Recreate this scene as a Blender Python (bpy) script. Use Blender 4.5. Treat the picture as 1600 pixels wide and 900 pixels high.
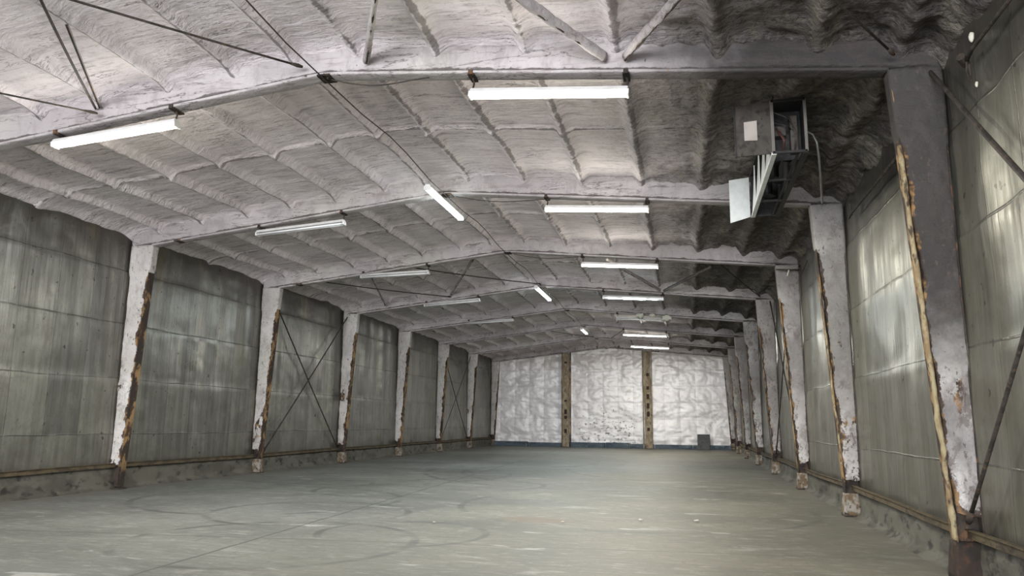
import bpy, math, random
import numpy as np
from mathutils import Vector, Matrix

for o in list(bpy.data.objects): bpy.data.objects.remove(o)
scene = bpy.context.scene
COL = scene.collection
random.seed(7)

# ------------------------------------------------------------------ dimensions (metres)
XL, XR, XM = -12.66, 3.07, -4.87          # side walls and ridge line
ZRIDGE, ZEL, ZER = 6.88, 5.95, 6.17       # underside of the roof skin
BAY = 5.7375
def FY(k): return 14.93 + (k - 1) * BAY   # roof frames k = 0..7
YEND, YSTART = FY(7) + 0.14, -7.0
WK, WB = 0.58, 0.27                       # column depth at knee and at foot
def roofz(x):
    x = np.asarray(x, float)
    return np.where(x < XM, ZEL + (x - XL) / (XM - XL) * (ZRIDGE - ZEL),
                    ZER + (XR - x) / (XR - XM) * (ZRIDGE - ZER))
BEAMD = 0.45

# ------------------------------------------------------------------ camera, world, lights, exposure
yaw, pit, rol, FPX = -0.2254, 0.1764, 0.0124, 1168.08
cy_, sy_ = math.cos(yaw), math.sin(yaw)
R0 = Vector((cy_, -sy_, 0)); F0 = Vector((sy_, cy_, 0)); U0 = Vector((0, 0, 1))
Fw = F0 * math.cos(pit) + U0 * math.sin(pit); Up = -F0 * math.sin(pit) + U0 * math.cos(pit)
Rt = R0 * math.cos(rol) + Up * math.sin(rol); Up2 = -R0 * math.sin(rol) + Up * math.cos(rol)
cam_d = bpy.data.cameras.new('camera'); cam = bpy.data.objects.new('camera', cam_d); COL.objects.link(cam)
m = Matrix((Rt, Up2, -Fw)).transposed().to_4x4(); m.translation = (0, 0, 1.6)
cam.matrix_world = m
cam_d.sensor_width = 36; cam_d.lens = 36 * FPX / 1600; cam_d.clip_end = 300
scene.camera = cam

w = bpy.data.worlds.new('world'); scene.world = w; w.use_nodes = True
bg = w.node_tree.nodes['Background']; bg.inputs[0].default_value = (0.72, 0.83, 1.0, 1); bg.inputs[1].default_value = 1.0

def area(name, loc, rot, sx, sy, power, color):
    d = bpy.data.lights.new(name, 'AREA'); d.shape = 'RECTANGLE'; d.size = sx; d.size_y = sy
    d.energy = power; d.color = color
    o = bpy.data.objects.new(name, d); COL.objects.link(o); o.location = loc; o.rotation_euler = rot
    return o
# daylight through the open loading end behind the camera
DOOR_POWER = 6000
area('daylight_opening', ((XL + XR) / 2 - 1.0, YSTART - 9.0, 3.4), (math.radians(-90), 0, math.radians(180)), 17.0, 6.6, DOOR_POWER, (0.95, 0.97, 1.0))
# unseen fill light added at ground level outside to brighten the roof lining
area('added_ceiling_fill', ((XL + XR) / 2, YSTART - 6.0, 0.1), (math.radians(148), 0, math.radians(180)), 17.0, 9.0, 7200, (1.0, 0.97, 0.95))
TUBE_POWER = 175
scene.view_settings.view_transform = 'Standard'; scene.view_settings.look = 'None'
scene.view_settings.exposure = 0.7; scene.view_settings.gamma = 1.0
scene.view_settings.use_curve_mapping = False

# ------------------------------------------------------------------ numpy noise
_rng = np.random.RandomState(3)
_T = _rng.rand(512, 512)
def vnoise(x, y, seed=0):
    x = np.asarray(x, float) + seed * 17.31; y = np.asarray(y, float) + seed * 9.77
    xi = np.floor(x).astype(int); yi = np.floor(y).astype(int)
    fx = x - xi; fy = y - yi
    fx = fx * fx * (3 - 2 * fx); fy = fy * fy * (3 - 2 * fy)
    a = _T[xi & 511, yi & 511]; b = _T[(xi + 1) & 511, yi & 511]
    c = _T[xi & 511, (yi + 1) & 511]; d = _T[(xi + 1) & 511, (yi + 1) & 511]
    return (a * (1 - fx) + b * fx) * (1 - fy) + (c * (1 - fx) + d * fx) * fy
def fbm(x, y, oct=4, seed=0, gain=0.5):
    s = 0; a = 1; t = 0
    for i in range(oct):
        s = s + a * (vnoise(np.asarray(x) * 2 ** i, np.asarray(y) * 2 ** i, seed + i * 3) - .5); t += a; a *= gain
    return s / t * 2
def sstep(a, b, x):
    t = np.clip((np.asarray(x, float) - a) / (b - a), 0, 1); return t * t * (3 - 2 * t)

# ------------------------------------------------------------------ node helper
class G:
    def __init__(s, name):
        s.m = bpy.data.materials.new(name); s.m.use_nodes = True
        s.t = s.m.node_tree; s.n = s.t.nodes; s.b = s.n['Principled BSDF']
        s.pos = s.n.new('ShaderNodeNewGeometry').outputs['Position']
        sp = s.n.new('ShaderNodeSeparateXYZ'); s.t.links.new(s.pos, sp.inputs[0])
        s.X, s.Y, s.Z = sp.outputs
    def put(s, inp, v):
        if isinstance(v, bpy.types.NodeSocket): s.t.links.new(v, inp)
        elif isinstance(v, (tuple, list)) and len(v) == 3 and inp.type == 'RGBA': inp.default_value = (*v, 1)
        else: inp.default_value = v
    def math(s, op, a, b=0.0, clamp=False):
        n = s.n.new('ShaderNodeMath'); n.operation = op; n.use_clamp = clamp
        s.put(n.inputs[0], a); s.put(n.inputs[1], b); return n.outputs[0]
    def add(s, a, b): return s.math('ADD', a, b)
    def mul(s, a, b): return s.math('MULTIPLY', a, b)
    def sc(s, v):
        n = s.n.new('ShaderNodeVectorMath'); n.operation = 'MULTIPLY'; s.put(n.inputs[0], s.pos); n.inputs[1].default_value = v
        return n.outputs[0]
    def noise(s, scale=(1, 1, 1), detail=4, rough=.55, dist=0.0, off=0.0):
        n = s.n.new('ShaderNodeTexNoise'); n.inputs['Scale'].default_value = 1
        v = s.sc(scale)
        if off:
            a = s.n.new('ShaderNodeVectorMath'); a.operation = 'ADD'; s.t.links.new(v, a.inputs[0]); a.inputs[1].default_value = (off, off, off); v = a.outputs[0]
        s.t.links.new(v, n.inputs['Vector'])
        n.inputs['Detail'].default_value = detail; n.inputs['Roughness'].default_value = rough; n.inputs['Distortion'].default_value = dist
        return n.outputs['Fac']
    def step(s, v, a, b):
        n = s.n.new('ShaderNodeMapRange'); n.interpolation_type = 'SMOOTHSTEP'
        s.put(n.inputs[0], v); s.put(n.inputs[1], a); s.put(n.inputs[2], b); return n.outputs[0]
    def mix(s, f, a, b):
        n = s.n.new('ShaderNodeMix'); n.data_type = 'RGBA'
        s.put(n.inputs[0], f); s.put(n.inputs[6], a); s.put(n.inputs[7], b); return n.outputs[2]
    def attr(s, name):
        n = s.n.new('ShaderNodeAttribute'); n.attribute_name = name; return n.outputs['Fac']
    def bump(s, h, strength=.5, dist=.02, prev=None):
        n = s.n.new('ShaderNodeBump'); s.put(n.inputs['Height'], h); n.inputs['Strength'].default_value = strength
        n.inputs['Distance'].default_value = dist
        if prev is not None: s.t.links.new(prev, n.inputs['Normal'])
        return n.outputs[0]
    def set(s, col=None, rough=None, metal=None, normal=None, spec=None):
        if col is not None: s.put(s.b.inputs['Base Color'], col)
        if rough is not None: s.put(s.b.inputs['Roughness'], rough)
        if metal is not None: s.put(s.b.inputs['Metallic'], metal)
        if spec is not None: s.put(s.b.inputs['Specular IOR Level'], spec)
        if normal is not None: s.t.links.new(normal, s.b.inputs['Normal'])
        return s.m
def line_at(g, coord, pos, width):          # 1 on a thin line where coord == pos
    d = g.math('ABSOLUTE', g.math('SUBTRACT', coord, pos)); return g.math('SUBTRACT', 1.0, g.step(d, width * .4, width))
def grid_line(g, coord, period, width, off=0.0):
    d = g.math('PINGPONG', g.add(coord, off), period / 2); return g.math('SUBTRACT', 1.0, g.step(d, width * .4, width))

# ------------------------------------------------------------------ materials
def mat_foam(name, ceiling, beam=False):
    g = G(name)
    n1 = g.noise((.5, .9, .9), 4); n2 = g.noise((2.2, 6, 3), 5, .6)
    col = g.mix(g.step(n1, .35, .68), (.71, .645, .66), (.82, .755, .77)) if ceiling else g.mix(g.step(n1, .35, .68), (.36, .328, .328), (.50, .46, .46)) if beam else g.mix(g.step(n1, .35, .68), (.42, .39, .37), (.56, .53, .51))
    col = g.mix(g.mul(g.step(n2, .50, .75), .45), col, (.33, .30, .30))
    # yellow-green age tint in blotches
    col = g.mix(g.mul(g.step(g.noise((.35, .3, .5), 3, off=7), .5, .7), .35), col, (.50, .50, .41))
    # diesel soot that has settled on the right-hand slope
    ns = g.mul(g.math('SUBTRACT', g.noise((.8, .45, .9), 5, .65, off=3), .5), 3.2)
    if ceiling:
        s = g.step(g.add(g.X, ns), -1.9, 1.5)
        col = g.mix(g.mul(s, .95), col, (.052, .045, .041))
        col = g.mix(g.mul(g.mul(s, g.step(g.noise((1.4, .8, 1), 5, .65, .5, off=15), .47, .62)), .62), col, (.235, .215, .17))
        dk = g.step(g.noise((.9, 8, 3), 5, .68, .3, off=11), .53, .70)
        col = g.mix(g.mul(dk, .52), col, (.22, .195, .20))
        hair = g.math('SUBTRACT', 1.0, g.step(g.math('ABSOLUTE', g.math('SUBTRACT', g.noise((.8, 5.5, 2), 5, .62, .4, off=19), .5)), .0, .016))
        col = g.mix(g.mul(g.mul(hair, g.step(g.noise((.7, .7, 1), 3, off=27), .38, .55)), .75), col, (.10, .082, .082))
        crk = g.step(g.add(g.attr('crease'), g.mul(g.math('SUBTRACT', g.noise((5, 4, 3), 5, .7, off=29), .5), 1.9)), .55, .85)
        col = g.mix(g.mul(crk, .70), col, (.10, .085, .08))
        fine = g.noise((2.5, 9, 6), 6, .62, .6); fine2 = g.noise((22, 26, 24), 3, .6)
        pop = g.noise((11, 12, 11), 4, .65, .3, off=61)
        nb = g.bump(fine, .75, .07); nb = g.bump(fine2, .5, .02, nb)
        nb = g.bump(g.mul(pop, g.add(.15, s)), .8, .05, nb)
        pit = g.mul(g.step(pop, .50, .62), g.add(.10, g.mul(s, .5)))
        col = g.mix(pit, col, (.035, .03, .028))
        col = g.mix(g.mul(g.mul(g.step(pop, .47, .34), s), .30), col, (.24, .22, .185))
    else:
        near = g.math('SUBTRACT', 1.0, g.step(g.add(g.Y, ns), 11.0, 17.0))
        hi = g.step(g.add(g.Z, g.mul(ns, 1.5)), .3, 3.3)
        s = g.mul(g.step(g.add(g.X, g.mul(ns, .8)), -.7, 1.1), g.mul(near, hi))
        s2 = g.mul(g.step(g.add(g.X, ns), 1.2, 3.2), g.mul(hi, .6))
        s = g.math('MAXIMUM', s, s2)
        if beam:
            lip = g.step(g.add(g.attr('lip'), g.mul(g.math('SUBTRACT', g.noise((2.2, 5, 6), 5, .68, off=81), .5), 2.4)), .62, .80)
            col = g.mix(g.mul(lip, .8), col, (.065, .05, .045))
        clean = g.math('SUBTRACT', 1.0, g.mul(s, .85))
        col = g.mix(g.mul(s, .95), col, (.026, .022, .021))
        # bare orange and brown patches where foam has worn away
        r = g.attr('wear')
        nr = g.noise((5, 5, 3.2), 5, .65, off=5)
        rr = g.step(g.add(r, g.mul(g.math('SUBTRACT', nr, .5), 1.9)), .60, .70)
        rc = g.mix(g.step(g.noise((4, 4, 6), 3, off=9), .36, .50), (.27, .155, .065), (.05, .034, .025))
        col = g.mix(rr, col, rc)
        if beam:
            ln = g.noise((1.1, 6, 9), 5, .66, .3, off=33)
            col = g.mix(g.mul(g.mul(g.step(ln, .54, .68), clean), .5), col, (.20, .165, .16))
            hair = g.math('SUBTRACT', 1.0, g.step(g.math('ABSOLUTE', g.math('SUBTRACT', g.noise((1.0, 4, 7), 5, .6, .5, off=37), .5)), .0, .02))
            col = g.mix(g.mul(g.mul(hair, g.step(g.noise((.8, .8, .8), 3, off=39), .42, .56)), .75), col, (.07, .055, .05))
        mot = g.step(g.noise((3.6, 3.6, 1.6), 6, .74, .3, off=23), .48, .64)
        col = g.mix(g.mul(g.mul(mot, clean), g.add(.30, g.mul(g.step(g.X, 1.5, 2.5), .0 if beam else .5))), col, (.15, .125, .12))
        if not beam:
            gr = g.mul(g.step(g.noise((8, 8, 5.5), 6, .72, .4, off=71), .51, .57), g.step(g.noise((1.3, 1.3, .9), 4, .6, off=73), .44, .58))
            col = g.mix(g.mul(g.mul(gr, clean), g.add(.30, g.mul(g.step(g.X, 1.5, 2.5), .55))), col, (.075, .055, .045))
        sp = g.step(g.noise((14, 14, 9), 3, .6, off=2), .70 if beam else .62, .74 if beam else .68)
        col = g.mix(g.mul(sp, .75), col, (.09, .07, .06))
        fine = g.noise((5, 5, 9), 5, .6, .4); fine2 = g.noise((26, 26, 26), 3, .6)
        nb = g.bump(fine, .6, .05); nb = g.bump(fine2, .6, .02, nb)
    return g.set(col, .82, 0, nb, .25)
M = {}
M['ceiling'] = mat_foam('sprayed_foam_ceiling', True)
M['foam'] = mat_foam('sprayed_foam_on_steel', False)
M['beam_foam'] = mat_foam('sprayed_foam_on_beam', False, True)

def mat_wall():
    g = G('galvanised_wall_liner')
    wob = g.mul(g.math('SUBTRACT', g.noise((.6, .6, .6), 2), .5), .10)
    grain = g.noise((9, 11, 7), 5, .7, off=44); patch = g.noise((1.6, 1.8, 1.4), 6, .68, .6, off=47)
    streak = g.noise((4, 7.5, .45), 6, .7)
    blot = g.noise((.5, .55, .8), 5, .6, .5, off=4)
    cmb = g.n.new('ShaderNodeCombineXYZ'); wn = g.n.new('ShaderNodeTexWhiteNoise'); wn.noise_dimensions = '3D'
    g.put(cmb.inputs[0], g.math('FLOOR', g.math('DIVIDE', g.math('SUBTRACT', g.Z, 1.2), 1.25))); g.put(cmb.inputs[1], g.math('FLOOR', g.math('DIVIDE', g.Y, .92)))
    g.put(cmb.inputs[2], g.math('SIGN', g.X)); g.t.links.new(cmb.outputs[0], wn.inputs[0]); pan = wn.outputs[0]
    col = g.mix(g.step(streak, .32, .68), (.142, .139, .124), (.245, .240, .214))
    col = g.mix(g.mul(g.step(pan, .35, 1.0), .40), col, (.29, .285, .235))
    col = g.mix(g.mul(g.step(pan, .45, .0), .22), col, (.12, .118, .105))
    col = g.mix(g.mul(g.step(blot, .5, .68), .5), col, (.13, .125, .105))
    col = g.mix(g.mul(g.step(g.X, -1.0, 1.0), .45), col, (.20, .188, .135))
    # grime along the top edge and brown run marks
    top = g.step(g.add(g.Z, g.mul(g.math('SUBTRACT', blot, .5), 3.4)), 4.5, 5.5)
    col = g.mix(g.mul(top, .80), col, (.085, .076, .068))
    run = g.step(g.noise((1.6, 1.6, .25), 4, .6, off=13), .60, .74)
    col = g.mix(g.mul(run, .55), col, (.19, .165, .10))
    low = g.math('SUBTRACT', 1.0, g.step(g.add(g.Z, g.mul(g.math('SUBTRACT', streak, .5), 1.2)), .5, 1.3))
    col = g.mix(g.mul(low, .45), col, (.12, .11, .088))
    seam = g.math('MAXIMUM', grid_line(g, g.add(g.Y, g.mul(wob, .3)), .92, .012),
           g.math('MAXIMUM', line_at(g, g.add(g.Z, wob), 4.95, .022), g.math('MAXIMUM', line_at(g, g.add(g.Z, wob), 3.72, .020),
           g.math('MAXIMUM', line_at(g, g.add(g.Z, wob), 2.45, .016), line_at(g, g.add(g.Z, wob), 1.2, .016)))))
    seam = g.mul(seam, g.add(.35, g.mul(g.step(patch, .4, .6), .65)))
    col = g.mix(g.mul(seam, .7), col, (.055, .052, .045))
    spot = g.step(g.noise((7, 7, 7), 2, .5, off=21), .70, .73)
    col = g.mix(g.mul(spot, .8), col, (.05, .045, .04))
    col = g.mix(g.mul(g.step(grain, .50, .70), .35), col, (.10, .095, .08))
    col = g.mix(g.mul(g.step(patch, .54, .68), .38), col, (.12, .112, .088))
    col = g.mix(g.mul(g.step(patch, .44, .32), .30), col, (.30, .295, .25))
    ripple = g.noise((2, 7, .55), 4, .55); dent = g.noise((1, 1.1, 1.2), 2, .4, .2, off=6)
    nb = g.bump(dent, .30, .12); nb = g.bump(ripple, .30, .035, nb); nb = g.bump(seam, .5, .012, nb)
    rough = g.add(.16, g.add(g.mul(blot, .34), g.mul(pan, .08)))
    return g.set(col, rough, .6, nb, .5)
M['wall'] = mat_wall()

def mat_floor():
    g = G('stained_concrete_floor')
    n1 = g.noise((.22, .3, 1), 5, .6, .4); st = g.noise((.8, 2.0, 1), 6, .68, .5, off=2); fine = g.noise((9, 14, 1), 4, .65)
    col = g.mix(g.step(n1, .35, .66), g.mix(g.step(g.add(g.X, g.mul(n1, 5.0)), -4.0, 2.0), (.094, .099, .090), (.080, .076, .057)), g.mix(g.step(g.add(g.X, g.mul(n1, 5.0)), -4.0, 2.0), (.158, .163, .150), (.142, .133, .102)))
    col = g.mix(g.mul(g.step(st, .55, .72), .55), col, (.30, .30, .275))
    col = g.mix(g.mul(g.step(st, .30, .44), -.0), col, (.1, .1, .1))
    col = g.mix(g.mul(g.step(g.noise((.8, 1.5, 1), 5, .66, .4, off=17), .52, .70), .5), col, (.085, .086, .074))
    scr = g.noise((3.0, 15, 1), 6, .72, .5, off=51); scr2 = g.noise((15, 3.0, 1), 6, .72, .5, off=53)
    col = g.mix(g.mul(g.step(scr, .52, .66), .40), col, (.31, .305, .27))
    col = g.mix(g.mul(g.step(scr, .47, .32), .45), col, (.07, .07, .06))
    col = g.mix(g.mul(g.step(scr2, .55, .66), .45), col, (.07, .07, .06))
    col = g.mix(g.mul(g.step(fine, .56, .74), .38), col, (.07, .07, .062))
    # worn pale patches, transverse scuffs
    pale = g.step(g.noise((.8, 2.6, 1), 4, .62, .4, off=31), .64, .70)
    col = g.mix(g.mul(pale, .55), col, (.40, .40, .385))
    # brown spill
    bx = g.math('POWER', g.math('DIVIDE', g.math('SUBTRACT', g.X, -2.4), .75), 2.0); by = g.math('POWER', g.math('DIVIDE', g.math('SUBTRACT', g.Y, 12.6), .45), 2.0)
    sp = g.math('SUBTRACT', 1.0, g.step(g.add(g.add(bx, by), g.mul(g.math('SUBTRACT', g.noise((3, 6, 1), 4), .5), 2.0)), .1, 1.1))
    col = g.mix(g.mul(sp, .55), col, (.13, .085, .05))
    # tyre marks: dark rings from turning forklifts
    tm = None
    for (cx, cy, r, wd) in [(-9.5, 22, 3.2, .10), (-9.5, 22, 4.35, .10), (-2.0, 24.5, 5.0, .11), (-2.0, 24.5, 6.15, .11), (-6.4, 12.4, 1.7, .09), (-8.2, 14.2, 2.6, .10), (-7.0, 16.6, 1.35, .10),
                            (-5.4, 9.4, 1.9, .09), (-1.0, 15.0, 3.3, .09), (-10.5, 31, 7.0, .12), (-10.5, 31, 8.2, .12), (2.0, 27, 6.0, .12), (-4.0, 10.6, 1.2, .08), (-9.0, 18.2, 1.2, .10), (-5.0, 19.0, 1.5, .10)]:
        d = g.math('SQRT', g.add(g.math('POWER', g.math('SUBTRACT', g.X, cx), 2.0), g.math('POWER', g.math('SUBTRACT', g.Y, cy), 2.0)))
        l = line_at(g, d, r, wd); tm = l if tm is None else g.math('MAXIMUM', tm, l)
    tm = g.mul(tm, g.step(g.noise((.8, .8, 1), 3, .6, off=41), .40, .60))
    col = g.mix(g.mul(tm, .6), col, (.045, .047, .043))
    # saw-cut joints
    wob = g.mul(g.math('SUBTRACT', g.noise((1.5, 1.5, 1), 3), .5), .06)
    jx = g.math('MAXIMUM', line_at(g, g.add(g.add(g.X, g.mul(g.Y, .045)), wob), -5.25, .030), line_at(g, g.add(g.X, wob), -9.6, .010))
    jy = g.math('MAXIMUM', line_at(g, g.add(g.add(g.Y, g.mul(g.X, -.1)), wob), 10.15, .022), g.math('MAXIMUM', line_at(g, g.add(g.Y, wob), 16.1, .02), line_at(g, g.add(g.Y, wob), 22.0, .03)))
    j = g.math('MAXIMUM', jx, jy)
    col = g.mix(g.mul(j, .75), col, (.045, .045, .04))
    # silt along the wall foot
    edge = g.math('MAXIMUM', g.step(g.add(g.X, g.mul(n1, .8)), 2.55, 3.3), g.math('SUBTRACT', 1.0, g.step(g.add(g.X, g.mul(n1, -1.2)), -12.9, -12.1)))
    col = g.mix(g.mul(edge, .5), col, (.13, .12, .10))
    nb = g.bump(fine, .18, .01); nb = g.bump(st, .12, .02, nb)
    rough = g.add(.48, g.mul(n1, .22))
    return g.set(col, rough, 0, nb, .4)
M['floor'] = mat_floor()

def mat_foil():
    g = G('white_foil_quilt')
    n = g.noise((.7, .7, .7), 4); n2 = g.noise((2.5, 2.5, 3.5), 5, .6)
    col = g.mix(g.step(n, .35, .65), (.60, .57, .565), (.70, .675, .67))
    # specks and scuffs, most of them low on the middle panel
    wgt = g.mul(g.mul(g.step(g.X, -7.6, -6.4), g.math('SUBTRACT', 1.0, g.step(g.X, -3.4, -2.0))), g.math('SUBTRACT', 1.0, g.step(g.Z, 1.2, 3.9)))
    th = g.math('SUBTRACT', .72, g.mul(wgt, .14))
    spk = g.step(g.math('SUBTRACT', g.noise((5, 5, 7), 4, .65, off=3), th), 0.0, .025)
    col = g.mix(g.mul(spk, .85), col, (.06, .05, .045))
    sc = g.mul(g.step(g.noise((1.2, 1.2, 7), 4, .6, off=8), .56, .68), g.mul(wgt, .55))
    col = g.mix(sc, col, (.30, .28, .28))
    tp = g.mul(g.step(g.add(g.Z, g.mul(n2, 1.6)), 5.5, 6.7), .5)
    col = g.mix(tp, col, (.36, .31, .26))
    seam = g.math('MAXIMUM', grid_line(g, g.X, .98, .018, .25), grid_line(g, g.Z, 1.06, .02, .3))
    col = g.mix(g.mul(seam, .45), col, (.33, .30, .30))
    nb = g.bump(n2, .12, .03)
    return g.set(col, .42, .12, nb, .5)
M['foil'] = mat_foil()

def mat_rust(name, c1, c2, c3, sc=(4, 4, 3), rough=.8):
    g = G(name)
    a = g.noise(sc, 5, .65); b = g.noise((sc[0] * 2.3, sc[1] * 2.3, sc[2] * 2), 4, .6, off=4)
    col = g.mix(g.step(a, .42, .56), c1, c2); col = g.mix(g.step(b, .54, .66), col, c3)
    return g.set(col, rough, .1, g.bump(b, .5, .012), .3)
def mat_flange():
    g = G('rusted_flange')
    a = g.noise((3, 3, 1.7), 5, .66); b = g.noise((7, 7, 4), 4, .6, off=4)
    col = g.mix(g.step(a, .47, .55), (.034, .025, .02), (.27, .165, .075)); col = g.mix(g.step(b, .52, .62), col, (.06, .034, .022))
    foot = g.math('SUBTRACT', 1.0, g.step(g.add(g.Z, g.mul(a, .8)), .7, 1.2))
    return g.set(g.mix(g.mul(foot, .9), col, (.024, .019, .016)), .8, .1, g.bump(b, .5, .012), .3)
M['flange'] = mat_flange()
M['flange_tan'] = mat_rust('tan_foam_edge', (.30, .25, .15), (.20, .14, .075), (.06, .042, .028), (5, 5, 3.2))
M['dark_steel'] = mat_rust('dark_bare_steel', (.022, .018, .016), (.05, .038, .03), (.12, .06, .03))
M['rod'] = mat_rust('dark_rod_steel', (.028, .025, .022), (.05, .042, .036), (.09, .06, .04), (8, 8, 8), .6)
M['rail'] = mat_rust('brown_rail', (.060, .046, .031), (.095, .072, .042), (.035, .028, .022), (6, 2.5, 6))
M['footing'] = mat_rust('stained_footing', (.26, .235, .205), (.13, .092, .055), (.035, .028, .023), (7, 7, 6))
M['curb'] = mat_rust('dirty_curb', (.072, .067, .054), (.105, .099, .080), (.035, .032, .027), (1.7, 1.2, 2.4))
M['end_post'] = mat_rust('brown_post', (.30, .25, .18), (.20, .155, .10), (.10, .07, .045), (4, 4, 2))
M['cavity'] = mat_rust('dark_hole', (.02, .016, .013), (.035, .022, .016), (.06, .03, .018))
M['navy'] = mat_rust('navy_curb', (.045, .062, .082), (.075, .095, .115), (.13, .145, .15), (1.5, 1.5, 3))
M['hatch'] = mat_rust('grey_board', (.075, .078, .078), (.095, .097, .096), (.06, .06, .06), (3, 3, 3))
def plain(name, c, rough=.6, metal=0.0, spec=.4):
    g = G(name); n = g.noise((6, 6, 6), 4)
    return g.set(g.mix(g.mul(g.step(n, .4, .7), .35), c, tuple(x * .6 for x in c)), rough, metal, None, spec)
M['white_metal'] = plain('white_sheet_metal', (.72, .74, .72), .45)
M['fixture'] = plain('light_housing', (.66, .65, .63), .5)
M['tube_off'] = plain('unlit_tube', (.74, .74, .74), .3)
M['grime_steel'] = mat_rust('grimy_casing', (.040, .034, .030), (.058, .050, .043), (.026, .021, .019), (5, 5, 5), .55)
M['casing_dark'] = mat_rust('dark_casing', (.012, .012, .013), (.018, .017, .017), (.028, .024, .022), (5, 5, 5), .5)
M['edge_steel'] = plain('worn_edge_steel', (.13, .12, .11), .5, .3)
M['paper'] = plain('yellowed_paper', (.36, .32, .29), .8)
M['conduit'] = plain('grey_conduit', (.26, .26, .245), .4, .6)
M['wire_red'] = plain('red_wire', (.09, .02, .018), .5)
M['tan_foam'] = plain('tan_foam_lump', (.62, .60, .50), .85)
M['chip'] = plain('pale_chip', (.46, .43, .38), .9)
def emit(name, c, s):
    mm = bpy.data.materials.new(name); mm.use_nodes = True; b = mm.node_tree.nodes['Principled BSDF']
    b.inputs['Base Color'].default_value = (.8, .8, .8, 1); b.inputs['Emission Color'].default_value = (*c, 1); b.inputs['Emission Strength'].default_value = s
    return mm
M['tube_warm'] = emit('lit_tube_warm', (1.0, .98, .84), 3.0)
M['tube_cool'] = emit('lit_tube_cool', (.82, .96, 1.0), 3.0)
M['tube_dim'] = emit('dim_tube', (.9, .92, 1.0), .12)

# ------------------------------------------------------------------ mesh helpers
class MB:
    def __init__(s): s.v = []; s.f = []
    def box(s, lo, hi):
        b = len(s.v); (x0, y0, z0), (x1, y1, z1) = lo, hi
        s.v += [(x0, y0, z0), (x1, y0, z0), (x1, y1, z0), (x0, y1, z0), (x0, y0, z1), (x1, y0, z1), (x1, y1, z1), (x0, y1, z1)]
        s.f += [tuple(b + i for i in q) for q in ((0, 3, 2, 1), (4, 5, 6, 7), (0, 1, 5, 4), (1, 2, 6, 5), (2, 3, 7, 6), (3, 0, 4, 7))]
        return s
    def hexa(s, pts):      # eight points, bottom ring then top ring
        b = len(s.v); s.v += [tuple(p) for p in pts]
        s.f += [tuple(b + i for i in q) for q in ((0, 3, 2, 1), (4, 5, 6, 7), (0, 1, 5, 4), (1, 2, 6, 5), (2, 3, 7, 6), (3, 0, 4, 7))]
        return s
    def tube(s, path, r, n=8):
        P = [Vector(p) for p in path]; rr = r if isinstance(r, (list, tuple)) else [r] * len(P); b = len(s.v)
        up = None
        for i, p in enumerate(P):
            t = (P[min(i + 1, len(P) - 1)] - P[max(i - 1, 0)]).normalized()
            if up is None:
                up = Vector((0, 0, 1)) if abs(t.z) < .9 else Vector((1, 0, 0))
            a = t.cross(up).normalized(); up = a.cross(t).normalized()
            for k in range(n):
                an = 2 * math.pi * k / n; q = p + a * (math.cos(an) * rr[i]) + up * (math.sin(an) * rr[i]); s.v.append(tuple(q))
        for i in range(len(P) - 1):
            for k in range(n):
                k2 = (k + 1) % n; s.f.append((b + i * n + k, b + i * n + k2, b + (i + 1) * n + k2, b + (i + 1) * n + k))
        s.f.append(tuple(b + k for k in range(n))[::-1]); s.f.append(tuple(b + (len(P) - 1) * n + k for k in range(n)))
        return s
    def build(s, name, mat, parent=None, smooth=False, bevel=0):
        me = bpy.data.meshes.new(name); me.from_pydata(s.v, [], s.f); me.update()
        o = bpy.data.objects.new(name, me); COL.objects.link(o); me.materials.append(mat)
        if smooth: me.shade_smooth()
        if bevel:
            bv = o.modifiers.new('bevel', 'BEVEL'); bv.width = bevel; bv.segments = 2; bv.limit_method = 'ANGLE'
        if parent is not None:
            o.parent = parent
            for v in me.vertices: v.co = v.co - parent.location     # vertices are given in world space
        return o

def np_mesh(name, V, F, mat, parent=None, smooth=True, attrs=None):
    V = np.ascontiguousarray(V, np.float32).reshape(-1, 3).copy(); F = np.ascontiguousarray(F, np.int32).reshape(-1, 4)
    if parent is not None: V -= np.array(parent.location, np.float32)
    me = bpy.data.meshes.new(name); me.vertices.add(len(V)); me.vertices.foreach_set('co', V.ravel())
    me.loops.add(F.size); me.loops.foreach_set('vertex_index', F.ravel())
    me.polygons.add(len(F)); me.polygons.foreach_set('loop_start', np.arange(0, F.size, 4, dtype=np.int32))
    me.update(calc_edges=True); me.validate()
    me.polygons.foreach_set('use_smooth', np.full(len(F), smooth))
    for k, a in (attrs or {}).items():
        at = me.attributes.new(k, 'FLOAT', 'POINT'); at.data.foreach_set('value', np.ascontiguousarray(a, np.float32).ravel())
    me.materials.append(mat)
    o = bpy.data.objects.new(name, me); COL.objects.link(o)
    if parent is not None: o.parent = parent
    return o
def grid_faces(n, m, wrap=False):
    i, j = np.meshgrid(np.arange(n - 1), np.arange(m if wrap else m - 1), indexing='ij')
    j2 = (j + 1) % m
    return np.stack([i * m + j, (i + 1) * m + j, (i + 1) * m + j2, i * m + j2], -1).reshape(-1, 4)
def loft(name, rings, mat, parent, attrs=None, flip=False):   # rings (L,N,3); ends closed by shrinking
    L, N, _ = rings.shape
    c0 = rings[0].mean(0); c1 = rings[-1].mean(0)
    R = np.concatenate([np.repeat(c0[None], N, 0)[None], rings, np.repeat(c1[None], N, 0)[None]], 0)
    if attrs: attrs = {k: np.concatenate([a[:1], a, a[-1:]], 0) for k, a in attrs.items()}
    F = grid_faces(L + 2, N, True)
    if flip: F = F[:, ::-1]
    return np_mesh(name, R, F, mat, parent, True, attrs)
def empty(name, loc, label, cat, group=None):
    o = bpy.data.objects.new(name, None); COL.objects.link(o); o.location = loc; o.empty_display_size = .2
    o['label'] = label; o['category'] = cat
    if group: o['group'] = group
    return o
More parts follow.
